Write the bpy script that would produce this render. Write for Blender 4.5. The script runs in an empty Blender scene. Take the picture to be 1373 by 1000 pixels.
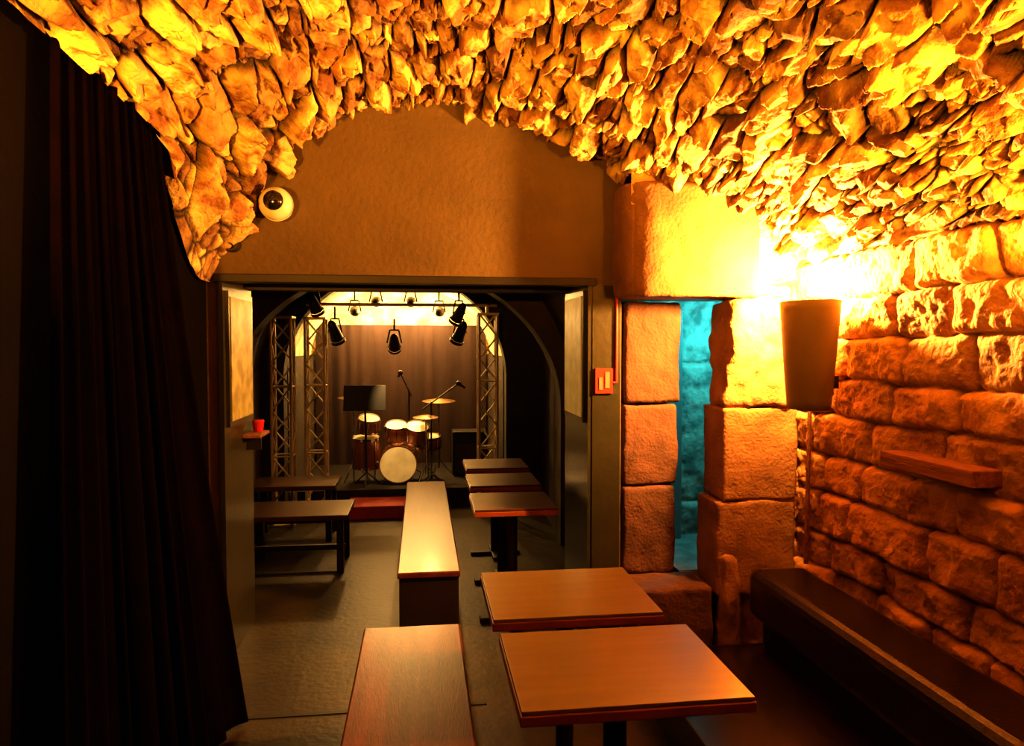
import bpy, bmesh, math, random
import numpy as np
from mathutils import Vector, Matrix, Euler
random.seed(4); rng=np.random.RandomState(7)
S=bpy.context.scene
C=S.collection
S.view_settings.view_transform='Standard'
try: S.view_settings.look='Medium High Contrast'
except Exception as ex: print('look',ex)

# ---------------------------------------------------------------- materials
def mat(name,col,col2=None,rough=.6,scale=6,bump=0,bscale=40,metal=0,emis=None,estr=0,spec=.5,coat=0,stretch=(1,1,1),contrast=(.35,.65),attr=False):
    m=bpy.data.materials.new(name); m.use_nodes=True
    nt=m.node_tree; n=nt.nodes; l=nt.links; b=n['Principled BSDF']
    b.inputs['Roughness'].default_value=rough; b.inputs['Metallic'].default_value=metal
    b.inputs['Specular IOR Level'].default_value=spec; b.inputs['Coat Weight'].default_value=coat
    b.inputs['Coat Roughness'].default_value=.15
    tc=n.new('ShaderNodeTexCoord'); mp=n.new('ShaderNodeMapping'); mp.inputs['Scale'].default_value=stretch
    l.new(tc.outputs['Object'],mp.inputs['Vector'])
    no=n.new('ShaderNodeTexNoise'); no.inputs['Scale'].default_value=scale; no.inputs['Detail'].default_value=6
    l.new(mp.outputs[0],no.inputs['Vector'])
    cr=n.new('ShaderNodeValToRGB'); cr.color_ramp.elements[0].position=contrast[0]; cr.color_ramp.elements[1].position=contrast[1]
    c2=col2 or tuple(c*.75 for c in col)
    cr.color_ramp.elements[0].color=(*c2,1); cr.color_ramp.elements[1].color=(*col,1)
    l.new(no.outputs['Fac'],cr.inputs[0]); src=cr.outputs[0]
    if attr:   # per-stone tone and dark mortar, stored on the mesh
        at=n.new('ShaderNodeAttribute'); at.attribute_name='tone'
        mm=n.new('ShaderNodeMix'); mm.data_type='RGBA'; mm.blend_type='MULTIPLY'; mm.inputs[0].default_value=1
        l.new(src,mm.inputs[6]); l.new(at.outputs['Color'],mm.inputs[7]); src=mm.outputs[2]
    l.new(src,b.inputs['Base Color'])
    if bump:
        n2=n.new('ShaderNodeTexNoise'); n2.inputs['Scale'].default_value=bscale; n2.inputs['Detail'].default_value=8
        l.new(mp.outputs[0],n2.inputs['Vector'])
        bp=n.new('ShaderNodeBump'); bp.inputs['Strength'].default_value=bump; bp.inputs['Distance'].default_value=.02
        l.new(n2.outputs['Fac'],bp.inputs['Height']); l.new(bp.outputs[0],b.inputs['Normal'])
    if emis:
        b.inputs['Emission Color'].default_value=(*emis,1); b.inputs['Emission Strength'].default_value=estr
    return m
M_vault=mat('vault_rubble_stone',(.56,.41,.14),(.20,.085,.022),.85,9,.9,40,attr=True,contrast=(.4,.6))
M_wall=mat('rough_wall_stone',(.56,.33,.11),(.28,.13,.045),.85,7,.7,45,attr=True)
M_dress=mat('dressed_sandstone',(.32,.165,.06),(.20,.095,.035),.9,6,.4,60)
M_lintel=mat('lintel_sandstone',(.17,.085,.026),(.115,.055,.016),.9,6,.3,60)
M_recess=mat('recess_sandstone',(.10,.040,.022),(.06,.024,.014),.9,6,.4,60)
M_plaster=mat('olive_plaster',(.10,.066,.022),(.078,.051,.017),.75,3,.25,30)
M_jamb=mat('painted_jamb',(.025,.024,.013),(.017,.017,.010),.35,4,.1,30)
M_black=mat('black_wall_paint',(.0018,.0011,.0008),None,.8,5,.1,30,spec=.06)
M_curt=mat('dark_curtain_velvet',(.0026,.0009,.0004),(.0016,.0006,.0002),.95,8,.2,200,spec=.02)
M_floor=mat('concrete_floor',(.036,.028,.012),(.019,.015,.007),.45,3.5,.15,25,spec=.3)
M_table=mat('table_laminate_wood',(.145,.100,.022),(.12,.08,.018),.33,5,.03,60,stretch=(.6,6,6),coat=.15)
M_edge=mat('red_brown_edge',(.20,.045,.011),None,.4,8)
M_dtable=mat('dark_table_wood',(.07,.024,.010),(.04,.014,.007),.35,5,.03,60,coat=.15)
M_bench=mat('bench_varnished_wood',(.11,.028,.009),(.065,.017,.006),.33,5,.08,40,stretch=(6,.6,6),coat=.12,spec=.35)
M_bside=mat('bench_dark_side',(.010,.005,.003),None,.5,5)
M_leather=mat('black_leather',(.012,.007,.005),(.008,.005,.003),.25,8,.2,90,coat=.3)
M_dplat=mat('dark_platform_wood',(.010,.004,.002),(.005,.002,.001),.22,5,.08,40,stretch=(6,.6,6),coat=.4)
M_alu=mat('truss_aluminium',(.62,.54,.40),None,.45,8,metal=.3)
M_blkm=mat('black_metal',(.014,.013,.012),None,.5,8,metal=.2)
M_white=mat('white_plastic',(.7,.66,.55),None,.35,5)
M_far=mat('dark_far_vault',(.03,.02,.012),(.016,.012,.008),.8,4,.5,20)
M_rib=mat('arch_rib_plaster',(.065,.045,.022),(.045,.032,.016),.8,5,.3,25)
M_stagec=mat('stage_backdrop_cloth',(.040,.020,.014),(.024,.012,.009),.95,4,.2,90,stretch=(3,3,.3))
M_apse=mat('apse_white_stone',(.8,.70,.46),(.45,.34,.17),.85,7,.8,25)
M_red=mat('stage_red_carpet',(.32,.02,.01),None,.8,20)
M_drumhead=mat('drum_head',(.95,.88,.6),None,.4,6)
M_shell=mat('drum_shell_orange',(.35,.12,.03),(.22,.07,.02),.25,5,coat=.6)
M_chrome=mat('chrome',(.8,.8,.78),None,.15,5,metal=1)
M_brass=mat('brass_cymbal',(.18,.10,.03),None,.4,5,metal=1)
M_poster=mat('poster_panel',(.36,.34,.14),(.2,.18,.07),.5,9,contrast=(.4,.6))
M_postglow=mat('poster_added_glow',(.3,.22,.08),(.1,.07,.02),.5,9,emis=(1,.5,.08),estr=.18)  # weak emission added to brighten the right jamb poster; no lamp behind it
M_sign=mat('red_sign',(.38,.015,.006),None,.5,5)
M_signw=mat('sign_white',(.5,.15,.09),None,.5,5)
M_wood=mat('old_wood',(.24,.09,.035),(.13,.045,.018),.8,6,.4,30,stretch=(6,.7,6))
M_spotl=mat('spot_lens',(.9,.8,.6),None,.3,5,emis=(1,.75,.35),estr=30)
M_bulb=mat('bulb_glass',(1,.9,.7),None,.3,5,emis=(1,.6,.2),estr=30)
M_shade=mat('sconce_parchment',(.13,.095,.025),(.10,.07,.02),.6,6)
nt=M_shade.node_tree; pb=nt.nodes['Principled BSDF']; tr=nt.nodes.new('ShaderNodeBsdfTranslucent'); tr.inputs[0].default_value=(.5,.36,.06,1)
mx=nt.nodes.new('ShaderNodeMixShader'); mx.inputs[0].default_value=.05
nt.links.new(pb.outputs[0],mx.inputs[1]); nt.links.new(tr.outputs[0],mx.inputs[2]); nt.links.new(mx.outputs[0],nt.nodes['Material Output'].inputs[0])

# ---------------------------------------------------------------- helpers
def obj(name,me,ms,parent=None,smooth=False):
    o=bpy.data.objects.new(name,me); C.objects.link(o)
    for m in (ms if isinstance(ms,(list,tuple)) else [ms]): me.materials.append(m)
    if parent: o.parent=parent
    if smooth:
        for p in me.polygons: p.use_smooth=True
    return o
def empty(name,loc=(0,0,0)):
    e=bpy.data.objects.new(name,None); C.objects.link(e); e.location=loc; e.empty_display_size=.1; return e
def bm_box(bm,x0,x1,y0,y1,z0,z1,mi=0):
    r=bmesh.ops.create_cube(bm,size=1)
    bmesh.ops.scale(bm,vec=(x1-x0,y1-y0,z1-z0),verts=r['verts'])
    bmesh.ops.translate(bm,vec=((x0+x1)/2,(y0+y1)/2,(z0+z1)/2),verts=r['verts'])
    for f in set(f for v in r['verts'] for f in v.link_faces): f.material_index=mi
def bm_cyl(bm,a,b,r0,r1=None,seg=12,mi=0,caps=True):
    a=Vector(a);b=Vector(b);d=b-a; r1=r0 if r1 is None else r1
    M=Matrix.Translation((a+b)/2)@d.to_track_quat('Z','Y').to_matrix().to_4x4()
    r=bmesh.ops.create_cone(bm,cap_ends=caps,segments=seg,radius1=r0,radius2=r1,depth=d.length,matrix=M)
    for f in set(f for v in r['verts'] for f in v.link_faces): f.material_index=mi
def bm_sph(bm,c,r,mi=0,scale=(1,1,1),seg=20):
    q=bmesh.ops.create_uvsphere(bm,u_segments=seg,v_segments=seg//2,radius=r,matrix=Matrix.Translation(c)@Matrix.Diagonal((*scale,1)))
    for f in set(f for v in q['verts'] for f in v.link_faces): f.material_index=mi; f.smooth=True
def fin(bm,name,ms,parent=None,bevel=0,smooth=False):
    me=bpy.data.meshes.new(name); bm.to_mesh(me); bm.free()
    o=obj(name,me,ms,parent,smooth)
    if bevel:
        b=o.modifiers.new('b','BEVEL'); b.width=bevel; b.segments=3; b.limit_method='ANGLE'
    return o
def boxes(name,lst,ms,parent=None,bevel=0):
    bm=bmesh.new()
    for t in lst: bm_box(bm,*t)
    return fin(bm,name,ms,parent,bevel)

class VN:
    def __init__(s,seed): s.g=np.random.RandomState(seed).rand(256,256)
    def __call__(s,x,y):
        xi=np.floor(x).astype(int); yi=np.floor(y).astype(int); fx=x-xi; fy=y-yi
        fx=fx*fx*(3-2*fx); fy=fy*fy*(3-2*fy); g=s.g; a=xi%256;b=yi%256;a1=(xi+1)%256;b1=(yi+1)%256
        return (g[a,b]*(1-fx)+g[a1,b]*fx)*(1-fy)+(g[a,b1]*(1-fx)+g[a1,b1]*fx)*fy
def fbm(x,y,seed,oct=4):
    t=0;a=.5
    for i in range(oct): t=t+a*(VN(seed+i)(x*2**i+i*13.1,y*2**i+i*7.7)-.5); a*=.5
    return t
def voro(u,v,su,sv,seed,jit=.85):
    R=np.random.RandomState(seed); J=R.rand(128,128,2)*jit+(1-jit)/2
    x=u/su; y=v/sv; xi=np.floor(x).astype(int); yi=np.floor(y).astype(int)
    f1=np.full(x.shape,9.);f2=np.full(x.shape,9.);ida=np.zeros(x.shape,int);idb=np.zeros(x.shape,int);dx1=np.zeros(x.shape);dy1=np.zeros(x.shape)
    for i in range(-2,3):
        for j in range(-2,3):
            a=(xi+i)%128;b=(yi+j)%128
            px=xi+i+J[a,b,0];py=yi+j+J[a,b,1]
            dx=x-px;dy=y-py;d=np.sqrt(dx*dx+dy*dy)
            c=d<f1
            f2=np.where(c,f1,np.minimum(f2,d)); f1=np.where(c,d,f1)
            ida=np.where(c,a,ida);idb=np.where(c,b,idb);dx1=np.where(c,dx,dx1);dy1=np.where(c,dy,dy1)
    return f1,f2,dx1,dy1,ida,idb
def sm(x,a,b):
    t=np.clip((x-a)/(b-a),0,1); return t*t*(3-2*t)
def gridmesh(name,P,ms,flip=False,tone=None):
    n,m,_=P.shape; idx=np.arange(n*m).reshape(n,m)
    q=np.stack([idx[:-1,:-1],idx[1:,:-1],idx[1:,1:],idx[:-1,1:]],-1).reshape(-1,4)
    if flip: q=q[:,::-1]
    me=bpy.data.meshes.new(name)
    me.vertices.add(n*m); me.vertices.foreach_set('co',P.reshape(-1).astype(np.float32))
    me.loops.add(q.size); me.loops.foreach_set('vertex_index',q.reshape(-1).astype(np.int32))
    me.polygons.add(len(q)); me.polygons.foreach_set('loop_start',np.arange(0,q.size,4,dtype=np.int32))
    me.update(); me.validate()
    if tone is not None:
        a=me.attributes.new('tone','FLOAT_COLOR','POINT'); t=tone.reshape(-1,3)
        a.data.foreach_set('color',np.concatenate([t,np.ones((len(t),1))],1).reshape(-1).astype(np.float32))
    return obj(name,me,ms)

# ---------------------------------------------------------------- vault (near room)
endp=np.array([(-1.10,2.04),(-1.00,2.30),(-.86,2.56),(-.69,2.76),(-.45,2.95),(-.18,3.05),(.2,3.07),(.56,2.98),(.98,2.77),(1.4,2.62),(1.8,2.44),(2.1,2.2)])
nearp=np.array([(-1.10,2.64),(-.98,2.74),(-.84,2.83),(-.69,2.91),(-.45,3.0),(-.18,3.07),(.2,3.1),(.56,3.07),(.98,2.97),(1.4,2.80),(1.8,2.55),(2.1,2.2)])
NU=700
us=np.linspace(0,1,NU)
def resamp(p):
    d=np.r_[0,np.cumsum(np.hypot(*np.diff(nearp,axis=0).T))]; d/=d[-1]
    xs=np.interp(us,d,p[:,0]); zs=np.interp(us,d,p[:,1])
    k=np.ones(41)/41
    zp=np.convolve(np.pad(zs,20,mode='reflect',reflect_type='odd'),k,'valid'); xp=np.convolve(np.pad(xs,20,mode='reflect',reflect_type='odd'),k,'valid')
    return xp,zp
xe,ze=resamp(endp); xn,zn=resamp(nearp)
ys=np.r_[np.linspace(-1.5,1.0,60)[:-1],np.linspace(1.0,3.95,480)]
tt=sm(ys,2.9,3.75)[None,:]
X=xn[:,None]*(1-tt)+xe[:,None]*tt; Z=zn[:,None]*(1-tt)+ze[:,None]*tt; Y=np.repeat(ys[None,:],NU,0)
dX=np.gradient(X,axis=0);dZ=np.gradient(Z,axis=0);L=np.hypot(dX,dZ); NX=dZ/L;NZ=-dX/L
U=us[:,None]*3.9+0*Y
wu=U+.16*fbm(U*2.2,Y*2.2,20,3)+.024*fbm(U*16,Y*16,22,2); wv=Y+.26*fbm(U*2.2,Y*2.2,30,3)+.034*fbm(U*16,Y*16,32,2)
R=np.random.RandomState(11); off=R.rand(128,128); gx=R.randn(128,128);gy=R.randn(128,128)
f1,f2,dx,dy,ia,ib=voro(wu,wv,.14,.22,3)
f1b,f2b,dxb,dyb,iab,ibb=voro(wu,wv,.07,.10,5)
big=off[ia,ib]>.36
eb=f2-f1; es=np.minimum((f2b-f1b)*.8,eb*1.2)
ed=np.where(big,eb,es)
edge=np.clip((ed-.02)/.17,0,1)**.65
hb=.040+.070*off[ib,ia]+.055*np.clip(gx[ia,ib]*dx+gy[ia,ib]*dy,-.8,.8)
hs=.02+.055*off[ibb,iab]+.034*np.clip(gx[iab,ibb]*dxb+gy[iab,ibb]*dyb,-1,1)
h=edge*np.where(big,hb,hs)
g1,g2,ex,ey,ja,jb=voro(wu+.02*fbm(U*20,Y*20,60),wv,.065,.09,9,1.0)
h+=edge*np.where(big,.026,.009)*np.clip(gx[jb,ja]*ex+gy[jb,ja]*ey,-.8,.8)
h+=.022*fbm(U*20,Y*20,40,4)+.06*fbm(U*3,Y*3,50,2)
fade=sm(X,-1.1,-.95)*.9+.1
fade=np.where(Y<3.1,1.0,fade*sm(Y,3.1,3.4)+1*(1-sm(Y,3.1,3.4)))
h*=fade
tn=np.where(big,off[ib,ia],off[iab,ibb]); mort=sm(ed,0.015,.13)
T=(.35+.95*tn)*(.05+.95*mort)
tone=np.stack([T,T*(.80+.25*tn),T*(.8+.3*tn)],-1)
X2=X+NX*h;Z2=Z+NZ*h;Y2=Y+.014*fbm(U*10,Y*10,70,3)*fade
Y2=np.minimum(Y2,3.96)
gridmesh('ceiling',np.stack([X2,Y2,Z2],-1),M_vault,tone=tone)

# ---------------------------------------------------------------- right wall (coursed masonry)
def masonry(Uc,Vc,seed,rowh=(.17,.24),bl=(.28,.6),warp=.03,vmax=3.2,d=.026):
    R=np.random.RandomState(seed)
    Vw=Vc+warp*2*fbm(Uc*3.2,Vc*3.2,seed+1); Uw=Uc+warp*2*fbm(Uc*4,Vc*4,seed+5)
    rows=[-.3]
    while rows[-1]<vmax: rows.append(rows[-1]+R.uniform(*rowh))
    rows=np.array(rows); ri=np.clip(np.searchsorted(rows,Vw)-1,0,len(rows)-2)
    dv=np.minimum(Vw-rows[ri],rows[ri+1]-Vw); h=np.zeros_like(Uc); tn=np.ones_like(Uc)
    for r in range(len(rows)-1):
        c=[-3.0-R.rand()]
        while c[-1]<7: c.append(c[-1]+R.uniform(*bl))
        c=np.array(c); m=ri==r
        if not m.any(): continue
        uu=Uw[m]; ci=np.clip(np.searchsorted(c,uu)-1,0,len(c)-2); du=np.minimum(uu-c[ci],c[ci+1]-uu)
        o=R.rand(len(c)); t=R.randn(len(c)); t2=R.randn(len(c))
        a=np.clip(1-du/d/1.6,0,1);b=np.clip(1-dv[m]/d/1.4,0,1); e=np.clip(1-np.hypot(a,b),0,1)
        e=np.sqrt(1-(1-e)**2)
        cen=(c[ci]+c[ci+1])/2; ch=(rows[r]+rows[r+1])/2
        h[m]=e*(.04+.035*o[ci]+.05*t[ci]*(uu-cen)+.10*t2[ci]*(Vw[m]-ch))
        tn[m]=(.65+.5*o[ci])*(.4+.6*np.clip(e*1.8,0,1))
    return h,np.stack([tn,tn*.95,tn*.9],-1)
yy=np.r_[np.linspace(-1.5,1.2,60)[:-1],np.linspace(1.2,3.75,380)]; zz=np.linspace(0,2.32,340)
YY,ZZ=np.meshgrid(yy,zz,indexing='ij')
h,tn=masonry(YY,ZZ,77,bl=(.24,.52)); h+=.05*fbm(YY*13,ZZ*13,90,5)+.05*fbm(YY*4,ZZ*4,95,2)
gridmesh('wall_right',np.stack([2.12-h,YY,ZZ],-1),M_wall,flip=True,tone=tn)

def facing(name,x0,x1,z0,z1,yb,seed,m,rowh=(.2,.3),bl=(.25,.5),amp=1.):
    xx=np.linspace(x0,x1,int((x1-x0)/.008)); zz=np.linspace(z0,z1,int((z1-z0)/.008))
    XX,ZZ=np.meshgrid(xx,zz,indexing='ij')
    h,tn=masonry(XX,ZZ,seed,rowh,bl); h=amp*(h+.06*fbm(XX*12,ZZ*12,seed+9,5))
    return gridmesh(name,np.stack([XX,yb-h,ZZ],-1),m,flip=False,tone=tn)
facing('wall_niche_side',1.70,2.14,0,2.50,3.735,5,M_wall,rowh=(.25,.4),bl=(.3,.5),amp=.8)
facing('wall_niche_top',1.10,2.14,2.45,2.95,3.72,8,M_wall)

def stone(name,x0,x1,y0,y1,z0,z1,seed,m=M_dress,rc=.03,amp=.02,n=26,warp=0,leftround=0):
    bm=bmesh.new(); bmesh.ops.create_cube(bm,size=2)
    bmesh.ops.subdivide_edges(bm,edges=bm.edges[:],cuts=n,use_grid_fill=True)
    c=Vector(((x0+x1)/2,(y0+y1)/2,(z0+z1)/2)); hx=Vector(((x1-x0)/2,(y1-y0)/2,(z1-z0)/2))
    from mathutils import noise
    for v in bm.verts:
        p=Vector((v.co.x*hx.x,v.co.y*hx.y,v.co.z*hx.z))
        q=Vector([max(-hx[i]+rc,min(hx[i]-rc,p[i])) for i in range(3)]); d=p-q
        if d.length>1e-6: p=q+d.normalized()*min(rc,d.length)
        if leftround:
            R=leftround; cx=-hx.x+R; cy=-hx.y+R
            if p.x<cx and p.y<cy:
                w=Vector((p.x-cx,p.y-cy)); mlen=max(abs(w.x),abs(w.y)); w=w.normalized()*mlen; p.x=cx+w.x;p.y=cy+w.y
        nn=(c+p)*4+Vector((seed*7.3,0,0))
        nv=noise.noise_vector(nn)*amp+noise.noise_vector(nn*3.1)*amp*.5+noise.noise_vector(nn*8)*amp*.25
        v.co=c+p+nv
    return fin(bm,name,m,smooth=True)
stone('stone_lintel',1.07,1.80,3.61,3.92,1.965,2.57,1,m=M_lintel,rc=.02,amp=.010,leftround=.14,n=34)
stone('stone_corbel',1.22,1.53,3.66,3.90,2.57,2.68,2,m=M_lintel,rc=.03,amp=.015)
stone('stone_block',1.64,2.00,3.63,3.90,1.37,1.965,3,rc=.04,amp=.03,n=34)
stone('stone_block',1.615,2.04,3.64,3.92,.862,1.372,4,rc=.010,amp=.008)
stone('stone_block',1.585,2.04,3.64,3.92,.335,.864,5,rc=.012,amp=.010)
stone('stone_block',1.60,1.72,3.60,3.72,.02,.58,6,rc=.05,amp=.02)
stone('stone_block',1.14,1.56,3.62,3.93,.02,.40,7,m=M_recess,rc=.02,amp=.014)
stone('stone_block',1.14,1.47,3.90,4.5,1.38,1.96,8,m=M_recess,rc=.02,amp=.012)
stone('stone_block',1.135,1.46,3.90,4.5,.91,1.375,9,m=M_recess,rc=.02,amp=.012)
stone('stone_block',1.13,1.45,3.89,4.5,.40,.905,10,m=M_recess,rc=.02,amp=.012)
M_cy=mat('passage_stone',(.42,.40,.35),(.15,.145,.13),.9,8,.5,30,attr=True,contrast=(.4,.6))
facing('wall_passage_back',1.40,2.6,.0,2.2,4.75,21,M_cy,rowh=(.9,1.2),bl=(.8,1.2),amp=.6)
M_cy2=mat('passage_plaster',(.3,.28,.25),(.15,.14,.12),.9,7,.3,30)
boxes('wall_passage_side',[(2.3,2.4,3.95,4.8,0,2.2)],M_cy2)
boxes('ceiling_passage',[(1.4,2.4,3.95,4.8,2.15,2.25)],M_cy2)
boxes('floor_passage',[(1.48,2.3,3.93,4.7,.34,.40)],M_cy2)
e=empty('half_open_door'); boxes('leaf',[(1.50,1.74,4.58,4.615,.40,1.95)],mat('painted_door',(.20,.22,.21),None,.5,5),e,.004)

# ---------------------------------------------------------------- plain shell
boxes('floor',[(-1.9,2.6,-1.6,10.2,-.1,0)],M_floor)
boxes('wall_left',[(-1.3,-1.12,-1.6,3.9,0,2.80)],M_black)
boxes('wall_rear',[(-1.3,2.3,-1.7,-1.5,0,3.3)],M_black)
boxes('wall_end',[(-1.4,-1.06,3.9,4.5,0,3.3),(-1.06,.95,3.9,4.5,2.08,3.3),(.95,1.12,3.9,4.5,0,3.3),(1.12,2.4,3.93,4.5,2.0,3.3)],M_plaster)
boxes('trim_1',[(-1.08,.97,3.88,3.95,2.04,2.085),(-1.06,.95,4.44,4.5,2.04,2.085)],M_blkm,bevel=.005)
boxes('wall_jamb_left',[(-1.06,-1.035,3.89,4.52,0,2.045)],M_jamb)
boxes('wall_jamb_right',[(.925,.95,3.89,4.52,0,2.045),(.95,1.11,3.885,3.9,0,2.045)],M_jamb)
boxes('floor_joint_strip',[(-1.1,.3,3.30,3.325,0,.004)],M_blkm)

e=empty('framed_poster')
boxes('frame',[(-1.035,-1.015,3.93,4.46,1.27,2.0)],M_jamb,e)
boxes('print',[(-1.018,-1.011,3.96,4.43,1.30,1.97)],M_poster,e)
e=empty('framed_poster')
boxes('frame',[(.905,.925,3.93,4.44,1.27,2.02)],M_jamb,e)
boxes('print',[(.898,.906,3.96,4.41,1.30,1.99)],M_postglow,e)
e=empty('fire_extinguisher_sign')
boxes('plate',[(.965,1.065,3.872,3.885,1.44,1.58)],M_sign,e)
bm=bmesh.new(); bm_box(bm,.985,1.005,3.868,3.873,1.46,1.53); bm_box(bm,1.02,1.045,3.868,3.873,1.47,1.56); fin(bm,'pictogram',M_signw,e)
bm=bmesh.new(); bm_cyl(bm,(1.085,3.876,1.5),(1.085,3.876,2.05),.007); bm_cyl(bm,(1.085,3.876,1.5),(1.066,3.876,1.5),.007)
fin(bm,'conduit_pipe',M_sign,e)
e=empty('wall_shelf')
boxes('board',[(-1.035,-.93,4.25,4.5,1.17,1.19)],M_wood,e,.004)
boxes('bracket',[(-1.035,-.95,4.35,4.37,1.09,1.17)],M_blkm,e)
bm=bmesh.new(); bm_cyl(bm,(-.98,4.42,1.19),(-.98,4.42,1.25),.028,.035,16); bm_cyl(bm,(-.98,4.42,1.25),(-.98,4.42,1.262),.038,.03,16); fin(bm,'red_candle_holder',mat('red_glass',(.4,.02,.02),None,.2,5,emis=(1,.02,.02),estr=.03),e)

# ---------------------------------------------------------------- curtain
nu,nv=220,80
s=np.linspace(0,1,nu)[:,None]+np.zeros((1,nv)); t=np.linspace(0,1,nv)[None,:]+np.zeros((nu,1))
ytop=2.25+.82*s; ybot=2.05+1.22*s
xtop=-1.07+0*s; xbot=-1.03+.21*s**2
yv=ytop*(1-t)+ybot*t; k=t**1.2; xv=xtop*(1-k)+xbot*k
am=.012+.028*t
xv=xv+am*np.sin(s*58+2*np.sin(s*9)+.6*t)+.006*np.sin(s*131)
yv=yv+am*.5*np.cos(s*58+1)
zv=2.60-(2.58)*t
o=gridmesh('hanging_curtain',np.stack([xv,yv,zv],-1),M_curt)
for p in o.data.polygons: p.use_smooth=True
md=o.modifiers.new('s','SOLIDIFY'); md.thickness=.006

# ---------------------------------------------------------------- dome camera
e=empty('dome_security_camera')
bm=bmesh.new(); bm_cyl(bm,(-.735,3.9,2.43),(-.735,3.79,2.43),.06,.085,32); fin(bm,'base',M_white,e,smooth=False)
bm=bmesh.new(); bm_sph(bm,(-.735,3.76,2.43),.084,scale=(1,.75,1),seg=32); fin(bm,'housing',M_white,e)
bm=bmesh.new(); bm_sph(bm,(-.735,3.705,2.435),.050,scale=(1,.7,1),seg=24); fin(bm,'lens_dome',mat('smoked_glass',(.01,.01,.01),None,.08,5,coat=1),e)
bm=bmesh.new(); bm_cyl(bm,(-.98,3.9,2.24),(-.98,3.84,2.24),.045,.04,20); bm_cyl(bm,(-.98,3.84,2.24),(-.98,3.82,2.22),.02,.02,12); fin(bm,'cable_gland',M_blkm)

# ---------------------------------------------------------------- wall sconce
def sconce(x,y,z0,z1,rt,rb,side):
    e=empty('wall_sconce'); bm=bmesh.new(); n=40
    rings=[]
    for i in range(14):
        t=i/13; r=rb+(rt-rb)*t**.9; z=z0+(z1-z0)*t; ring=[]
        for a in range(n):
            an=2*math.pi*a/n; ring.append(bm.verts.new((x+r*.75*math.cos(an),y+r*math.sin(an),z)))
        rings.append(ring)
    for i in range(13):
        for a in range(n): bm.faces.new((rings[i][a],rings[i][(a+1)%n],rings[i+1][(a+1)%n],rings[i+1][a]))
    bm.faces.new(rings[0][::-1])
    o=fin(bm,'shade',M_shade,e,smooth=True); m=o.modifiers.new('s','SOLIDIFY'); m.thickness=.006
    boxes('wall_bracket',[(min(x,x+side*.14),max(x,x+side*.14),y-.025,y+.025,z0+.1,z0+.16)],M_blkm,e)
    bm=bmesh.new(); bm_cyl(bm,(x,y,z0+.01),(x,y,z1-.24),.02,.02,12); fin(bm,'socket',M_blkm,e)
    bm=bmesh.new(); bm_sph(bm,(x,y,z1-.19),.04,scale=(1,1,1.25)); fin(bm,'bulb',M_bulb,e)
    return e
def point(name,loc,en,col,r=.05):
    l=bpy.data.lights.new(name,'POINT'); l.energy=en; l.color=col; l.shadow_soft_size=r
    o=bpy.data.objects.new(name,l); o.location=loc; C.objects.link(o); return o
OR=(1,.36,.03)
sconce(1.86,3.22,1.40,1.92,.17,.12,1)
point('sconce_light',(1.87,3.34,2.03),800,(1,.40,.075),.04)
sconce(1.88,1.60,1.40,1.92,.16,.1,1)
point('sconce_light',(1.84,1.60,1.88),430,OR,.05)
sconce(-.93,1.1,1.40,1.92,.16,.1,-1)
point('sconce_light',(-.91,1.1,1.905),600,OR,.05)
bm=bmesh.new(); bm_cyl(bm,(2.03,3.5,1.45),(2.02,3.5,.55),.011); bm_cyl(bm,(2.03,3.5,1.45),(2.0,3.25,1.47),.011); fin(bm,'lamp_cable_conduit',M_wood)
boxes('wooden_ledge',[(1.96,2.12,2.30,2.82,1.19,1.255)],M_wood,bevel=.006)

# ---------------------------------------------------------------- tables
def table(x0,x1,y0,y1,z=.75,mt=M_table):
    e=empty('square_table'); cx=(x0+x1)/2; cy=(y0+y1)/2
    boxes('top',[(x0+.004,x1-.004,y0+.004,y1-.004,z-.012,z)],mt,e,.002)
    boxes('edge_band',[(x0,x1,y0,y1,z-.042,z-.0125)],M_edge,e,.004)
    bm=bmesh.new(); bm_cyl(bm,(cx,cy,.02),(cx,cy,z-.04),.035,.035,20); bm_box(bm,cx-.15,cx+.15,cy-.15,cy+.15,z-.055,z-.04)
    fin(bm,'pedestal',M_blkm,e)
    boxes('base',[(cx-.2,cx+.2,cy-.035,cy+.035,0,.03),(cx-.035,cx+.035,cy-.2,cy+.2,0,.03)],M_blkm,e,.008)
table(.25,.90,1.79,2.31)
table(.24,.86,2.42,2.95)
table(.30,.80,4.08,4.58,mt=M_dtable); table(.32,.82,4.80,5.28,mt=M_dtable); table(.34,.84,5.50,5.98,mt=M_dtable)
def bench(name,x0,x1,y0,y1,z=.45):
    e=empty(name)
    boxes('seat_plank',[(x0,x1,y0,y1,z-.035,z)],M_bench,e,.008)
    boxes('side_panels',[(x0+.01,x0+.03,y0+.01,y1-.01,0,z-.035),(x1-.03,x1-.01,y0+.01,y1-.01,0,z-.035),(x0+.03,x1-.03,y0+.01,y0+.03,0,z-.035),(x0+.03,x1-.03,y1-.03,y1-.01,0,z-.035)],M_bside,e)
bench('wooden_box_bench',-.26,.165,1.75,3.17)
bench('wooden_box_bench',-.14,.21,3.92,6.6)
def lowtable(x0,x1,y0,y1,z=.45):
    e=empty('low_bench_table')
    boxes('top',[(x0,x1,y0,y1,z-.04,z)],M_dtable,e,.006)
    L=[]
    for x in (x0+.04,x1-.09):
        for y in (y0+.04,y1-.09): L.append((x,x+.05,y,y+.05,0,z-.04))
    L.append((x0+.05,x1-.05,(y0+y1)/2-.015,(y0+y1)/2+.015,.12,.16))
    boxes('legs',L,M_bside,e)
lowtable(-1.35,-.55,5.35,5.9); lowtable(-1.5,-.75,6.25,6.75,.5)
e=empty('leather_banquette')
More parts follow.
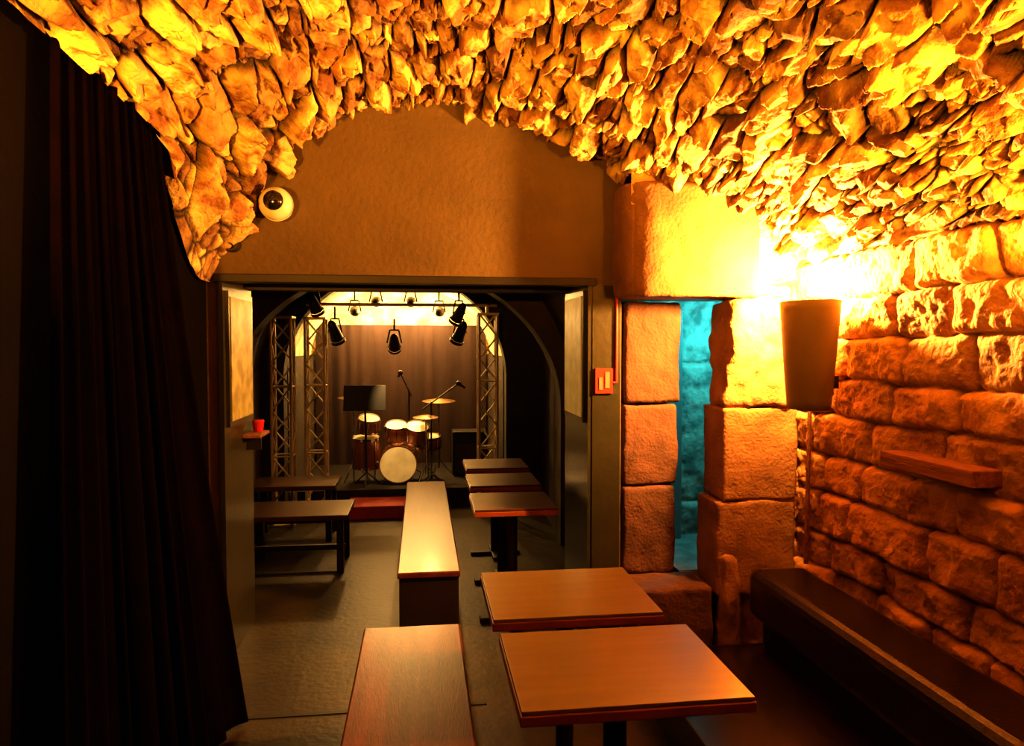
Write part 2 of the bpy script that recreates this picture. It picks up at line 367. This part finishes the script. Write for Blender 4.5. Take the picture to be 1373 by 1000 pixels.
bm=bmesh.new(); bm_box(bm,1.68,2.00,.2,3.48,.30,.55); fin(bm,'cushion',M_leather,e,.05)
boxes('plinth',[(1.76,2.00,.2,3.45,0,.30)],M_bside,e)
boxes('low_platform',[(1.05,1.755,.2,3.36,0,.20)],M_dplat,e,.008)

# ---------------------------------------------------------------- far room
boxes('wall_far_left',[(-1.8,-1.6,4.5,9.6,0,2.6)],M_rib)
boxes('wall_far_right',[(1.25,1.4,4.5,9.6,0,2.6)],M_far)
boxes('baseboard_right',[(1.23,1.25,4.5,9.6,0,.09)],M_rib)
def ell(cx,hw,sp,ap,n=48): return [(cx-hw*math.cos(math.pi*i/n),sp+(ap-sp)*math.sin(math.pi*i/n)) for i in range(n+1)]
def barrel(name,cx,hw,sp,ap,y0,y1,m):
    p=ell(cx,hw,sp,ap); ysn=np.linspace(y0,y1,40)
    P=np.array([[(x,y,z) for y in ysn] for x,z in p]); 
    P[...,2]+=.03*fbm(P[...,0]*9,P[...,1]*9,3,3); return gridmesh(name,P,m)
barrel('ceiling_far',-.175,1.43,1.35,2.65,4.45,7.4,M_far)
barrel('ceiling_stage',-.25,1.15,1.5,2.50,7.3,9.5,M_apse)
def archwall(name,cx,hw,sp,ap,y0,y1,x0,x1,zt,m):
    bm=bmesh.new(); p=[(cx-hw,0)]+ell(cx,hw,sp,ap)+[(cx+hw,0)]
    outer=[]
    for i,(x,z) in enumerate(p):
        if i==0: outer.append((x0,0))
        elif i==len(p)-1: outer.append((x1,0))
        else:
            f=(i-1)/(len(p)-3); a=math.pi*(1-f); 
            ox=cx+3*math.cos(a); oz=sp+3*math.sin(a); ox=max(x0,min(x1,ox)); oz=min(zt,oz); outer.append((ox,oz))
    for y in (y0,y1):
        A=[bm.verts.new((x,y,z)) for x,z in p];B=[bm.verts.new((x,y,z)) for x,z in outer]
        for i in range(len(p)-1): bm.faces.new((A[i],A[i+1],B[i+1],B[i]))
        if y==y0: A0=A
    for i in range(len(p)-1): bm.faces.new((A0[i],A[i],A[i+1],A0[i+1]))
    bmesh.ops.recalc_face_normals(bm,faces=bm.faces[:])
    return fin(bm,name,m)
archwall('wall_arch_rib',-.19,1.36,1.2,2.36,5.9,6.15,-1.62,1.27,2.7,M_rib)
archwall('wall_arch_stage',-.25,1.12,1.4,2.46,7.3,7.5,-1.62,1.27,2.7,M_far)
boxes('wall_stage_back',[(-1.7,1.4,9.5,9.6,0,2.8)],M_apse)
boxes('wall_stage_left',[(-1.42,-1.36,7.5,9.5,0,1.6)],M_far); boxes('wall_stage_right',[(.86,.92,7.5,9.5,0,1.6)],M_far)
e=empty('stage_platform')
boxes('deck',[(-1.34,.84,7.55,9.45,.12,.20)],M_blkm,e); boxes('fascia',[(-1.34,.84,7.53,7.55,0,.2)],M_bside,e)
boxes('red_step',[(-.75,-.16,7.05,7.5,0,.13)],M_red,e,.01)
xx=np.linspace(-1.33,.83,200); zz2=np.linspace(.2,1.98,10); XX,ZZ=np.meshgrid(xx,zz2,indexing='ij')
gridmesh('stage_backdrop_curtain',np.stack([XX,9.2+.006*np.sin(XX*30+np.sin(XX*7)*2),ZZ],-1),M_stagec)

def truss(name,a,b,w=.18,bays=9):
    a=Vector(a);b=Vector(b);d=(b-a);L=d.length;d.normalize()
    up=Vector((0,1,0)) if abs(d.y)<.9 else Vector((1,0,0)); u=d.cross(up).normalized()*w/2; v=d.cross(u).normalized()*w/2
    cs=[u+v,u-v,-u-v,-u+v]; bm=bmesh.new()
    for c in cs: bm_cyl(bm,a+c,b+c,.014,seg=8)
    for i in range(bays):
        p=a+d*L*i/bays;q=a+d*L*(i+1)/bays
        for k in range(4):
            s1,s2=(cs[k],cs[(k+1)%4]) if i%2==0 else (cs[(k+1)%4],cs[k])
            bm_cyl(bm,p+s1,q+s2,.009,seg=6)
            if i%3==0: bm_cyl(bm,p+cs[k],p+cs[(k+1)%4],.009,seg=6)
    for p in (a,b):
        bm_box(bm,p.x-w*.6,p.x+w*.6,p.y-w*.6,p.y+w*.6,p.z-.01,p.z+.01)
    return fin(bm,name,M_alu,smooth=False)
truss('lighting_truss_tower',(-1.31,6.95,.01),(-1.31,6.95,1.98))
truss('lighting_truss_tower',(-1.03,7.15,.01),(-1.03,7.15,1.98))
truss('lighting_truss_tower',(.66,7.15,.01),(.66,7.15,2.03))
bm=bmesh.new(); bm_cyl(bm,(-1.12,7.15,2.12),(.76,7.15,2.12),.016); 
for px_ in (-1.03,.66): bm_cyl(bm,(px_,7.15,2.04),(px_,7.15,2.12),.02)
fin(bm,'lighting_bar',M_alu)
def par(loc,tgt,lit=False,s=1.0):
    e=empty('stage_spotlight'); l=Vector(loc); d=(Vector(tgt)-l).normalized(); bm=bmesh.new()
    bm_cyl(bm,l-d*.11*s,l+d*.09*s,.05*s,.075*s,20); bm_cyl(bm,l+d*.09*s,l+d*.13*s,.085*s,.085*s,20,caps=False)
    bm_cyl(bm,l-d*.15*s,l-d*.11*s,.03*s,.05*s,16)
    sd=d.cross(Vector((0,0,1))).normalized()*.09*s
    for q in (sd,-sd): bm_cyl(bm,l+q,l+q*.6+Vector((0,0,.16*s)),.008,seg=6)
    bm_cyl(bm,l+sd*.6+Vector((0,0,.16*s)),l-sd*.6+Vector((0,0,.16*s)),.008,seg=6)
    bm_cyl(bm,l+Vector((0,0,.16*s)),l+Vector((0,0,.30*s)),.010,seg=8)
    fin(bm,'can',M_blkm,e)
    bm=bmesh.new(); bm_cyl(bm,l+d*.091*s,l+d*.094*s,.07*s,.07*s,20); fin(bm,'lens',M_spotl if lit else M_chrome,e)
par((-.84,7.1,1.84),(-.4,8,.4),s=.85); par((-1.0,6.85,2.10),(-.4,8,.4),s=.8); par((-.27,7.15,1.74),(-.27,8.4,.8),s=.8)
par((.38,7.1,1.84),(-.2,8,.4),s=.85); par((.36,6.9,2.02),(-.4,8,.4),s=.8)
par((-.5,8.0,2.2),(-.5,9,2.3),True,.8); par((-.12,8.0,2.2),(-.1,9,2.3),True,.8); par((.2,8.2,2.1),(.3,9,2.2),True,.8); par((-.75,8.2,2.1),(-.8,9,2.2),True,.8)

e=empty('drum_kit'); bx,by=-.26,7.95
def drum(name,c,d,r,dep,par_):
    c=Vector(c);d=Vector(d).normalized(); bm=bmesh.new()
    bm_cyl(bm,c-d*dep/2,c+d*dep/2,r,r,40,0); 
    bm_cyl(bm,c+d*dep/2,c+d*(dep/2+.004),r*.95,r*.95,40,1); bm_cyl(bm,c-d*dep/2,c-d*(dep/2+.004),r*.95,r*.95,40,1)
    for s_ in (1,-1):
        bm_cyl(bm,c+d*s_*(dep/2-.012),c+d*s_*(dep/2+.012),r*1.04,r*1.04,40,2,caps=False)
    u=d.orthogonal().normalized(); 
    for i in range(8):
        w=Matrix.Rotation(i*math.pi/4,3,d)@u*r*1.04; bm_cyl(bm,c+w-d*dep*.45,c+w+d*dep*.45,.005,seg=6,mi=2)
    return fin(bm,name,[M_shell,M_drumhead,M_chrome],par_)
drum('bass_drum',(bx,by,.42),(0,-1,0),.205,.36,e)
drum('rack_tom',(bx-.02,by-.05,.76),(.0,-.35,1),.12,.17,e)
drum('rack_tom',(bx+.2,by-.02,.74),(.1,-.4,1),.13,.17,e)
drum('floor_tom',(bx-.36,by+.05,.53),(0,-.08,1),.15,.32,e)
drum('rack_tom',(bx-.33,by+.05,.84),(.1,-.3,1),.12,.14,e)
drum('snare_drum',(bx+.33,by+.15,.62),(0,-.12,1),.14,.12,e)
bm=bmesh.new()
for dx_,dy_ in ((-.12,-.12),(.1,-.12),(0,.14)): bm_cyl(bm,(bx-.36+dx_,by+.05+dy_,.2),(bx-.36+dx_*1.1,by+.05+dy_*1.1,.6),.008,seg=8)
for px_,py_,pz_ in ((bx-.5,by+.1,1.15),(bx+.45,by+.15,1.1),(bx+.3,by-.2,.95)):
    bm_cyl(bm,(px_,py_,.32),(px_,py_,pz_),.010,seg=8)
    for a in range(3):
        an=a*2.09; bm_cyl(bm,(px_,py_,.42),(px_+.18*math.cos(an),py_+.18*math.sin(an),.205),.007,seg=6)
bm_cyl(bm,(bx-.17,by-.17,.21),(bx-.1,by-.1,.34),.008,seg=6); bm_cyl(bm,(bx+.17,by-.17,.21),(bx+.1,by-.1,.34),.008,seg=6)
bm_cyl(bm,(bx,by,.6),(bx,by,.8),.012,seg=8); bm_cyl(bm,(bx+.33,by+.15,.2),(bx+.33,by+.15,.56),.01,seg=8)
fin(bm,'stands',M_chrome,e)
bm=bmesh.new()
for px_,py_,pz_,r_ in ((bx-.5,by+.1,1.15,.17),(bx+.45,by+.15,1.1,.19),(bx+.3,by-.2,.95,.14)):
    q=bmesh.ops.create_cone(bm,cap_ends=False,segments=32,radius1=r_,radius2=.02,depth=.03,matrix=Matrix.Translation((px_,py_,pz_))@Matrix.Rotation(.06,4,'X'))
fin(bm,'cymbals',M_brass,e,smooth=True)
e=empty('music_stand')
o=boxes('desk',[(-.22,.22,-.008,.008,-.14,.14)],M_blkm,e,.004); o.location=(-.60,7.62,1.16); o.rotation_euler=(-.3,0,0)
bm=bmesh.new(); bm_cyl(bm,(-.60,7.80,.28),(-.60,7.65,1.15),.012,seg=8)
for a in range(3): bm_cyl(bm,(-.60,7.80,.34),(-.60+.15*math.cos(a*2.09+.5),7.80+.15*math.sin(a*2.09+.5),.212),.008,seg=6)
fin(bm,'tripod',M_blkm,e)
def mic(x,y,z,dx_):
    e=empty('microphone_stand'); bm=bmesh.new(); bm_cyl(bm,(x,y,.25),(x,y,z),.010,seg=8); bm_cyl(bm,(x-dx_*.3,y,z-.08),(x+dx_,y,z+.2),.008,seg=8)
    for a in range(3): bm_cyl(bm,(x,y,.3),(x+.15*math.cos(a*2.09),y+.15*math.sin(a*2.09),.212),.008,seg=6)
    bm_sph(bm,(x+dx_,y,z+.2),.03); bm_cyl(bm,(x+dx_,y,z+.2),(x+dx_*1.25,y,z+.15),.02,.014,seg=10)
    fin(bm,'stand',M_blkm,e)
mic(.10,7.8,1.10,.3); mic(-.15,8.4,1.2,-.1)
e=empty('guitar_amplifier'); boxes('cabinet',[(.35,.75,8.2,8.5,.2,.72)],M_blkm,e,.015); boxes('grille',[(.38,.72,8.19,8.2,.23,.58)],M_rib,e)

# ---------------------------------------------------------------- far lights
WW=(1,.50,.12)
def spot(name,loc,tgt,en,col,ang,r=.05,bl=.4):
    l=bpy.data.lights.new(name,'SPOT'); l.energy=en;l.color=col;l.spot_size=math.radians(ang);l.spot_blend=bl;l.shadow_soft_size=r
    o=bpy.data.objects.new(name,l); o.location=loc; o.rotation_euler=(Vector(tgt)-Vector(loc)).to_track_quat('-Z','Y').to_euler(); C.objects.link(o)
point('stage_glow',(-.55,8.9,2.2),100,(1,.56,.18),.05); point('stage_glow',(.1,8.9,2.2),100,(1,.56,.18),.05)
spot('stage_spot_beam',(-.3,7.25,1.92),(-.26,7.95,.45),170,(1,.58,.2),34)
spot('stage_spot_beam',(-.25,7.6,2.1),(-.25,9.2,1.5),55,(1,.46,.13),55,bl=1)
spot('hall_downlight',(-.6,5.2,2.45),(-.55,5.4,0),48,(1,.50,.11),110,.08,.8)
point('passage_cyan_light',(2.05,4.25,1.88),34,(.05,.68,.78),.05)

w=bpy.data.worlds.new('w'); S.world=w; w.use_nodes=True
w.node_tree.nodes['Background'].inputs[0].default_value=(.02,.01,.005,1); w.node_tree.nodes['Background'].inputs[1].default_value=.3

cd=bpy.data.cameras.new('cam'); cd.sensor_width=36; cd.lens=950/1373*36; cd.clip_start=.05
cam=bpy.data.objects.new('cam',cd); C.objects.link(cam); cam.location=(0,0,1.70)
cam.rotation_euler=(math.radians(90-2.1),0,-math.radians(7.26)); S.camera=cam
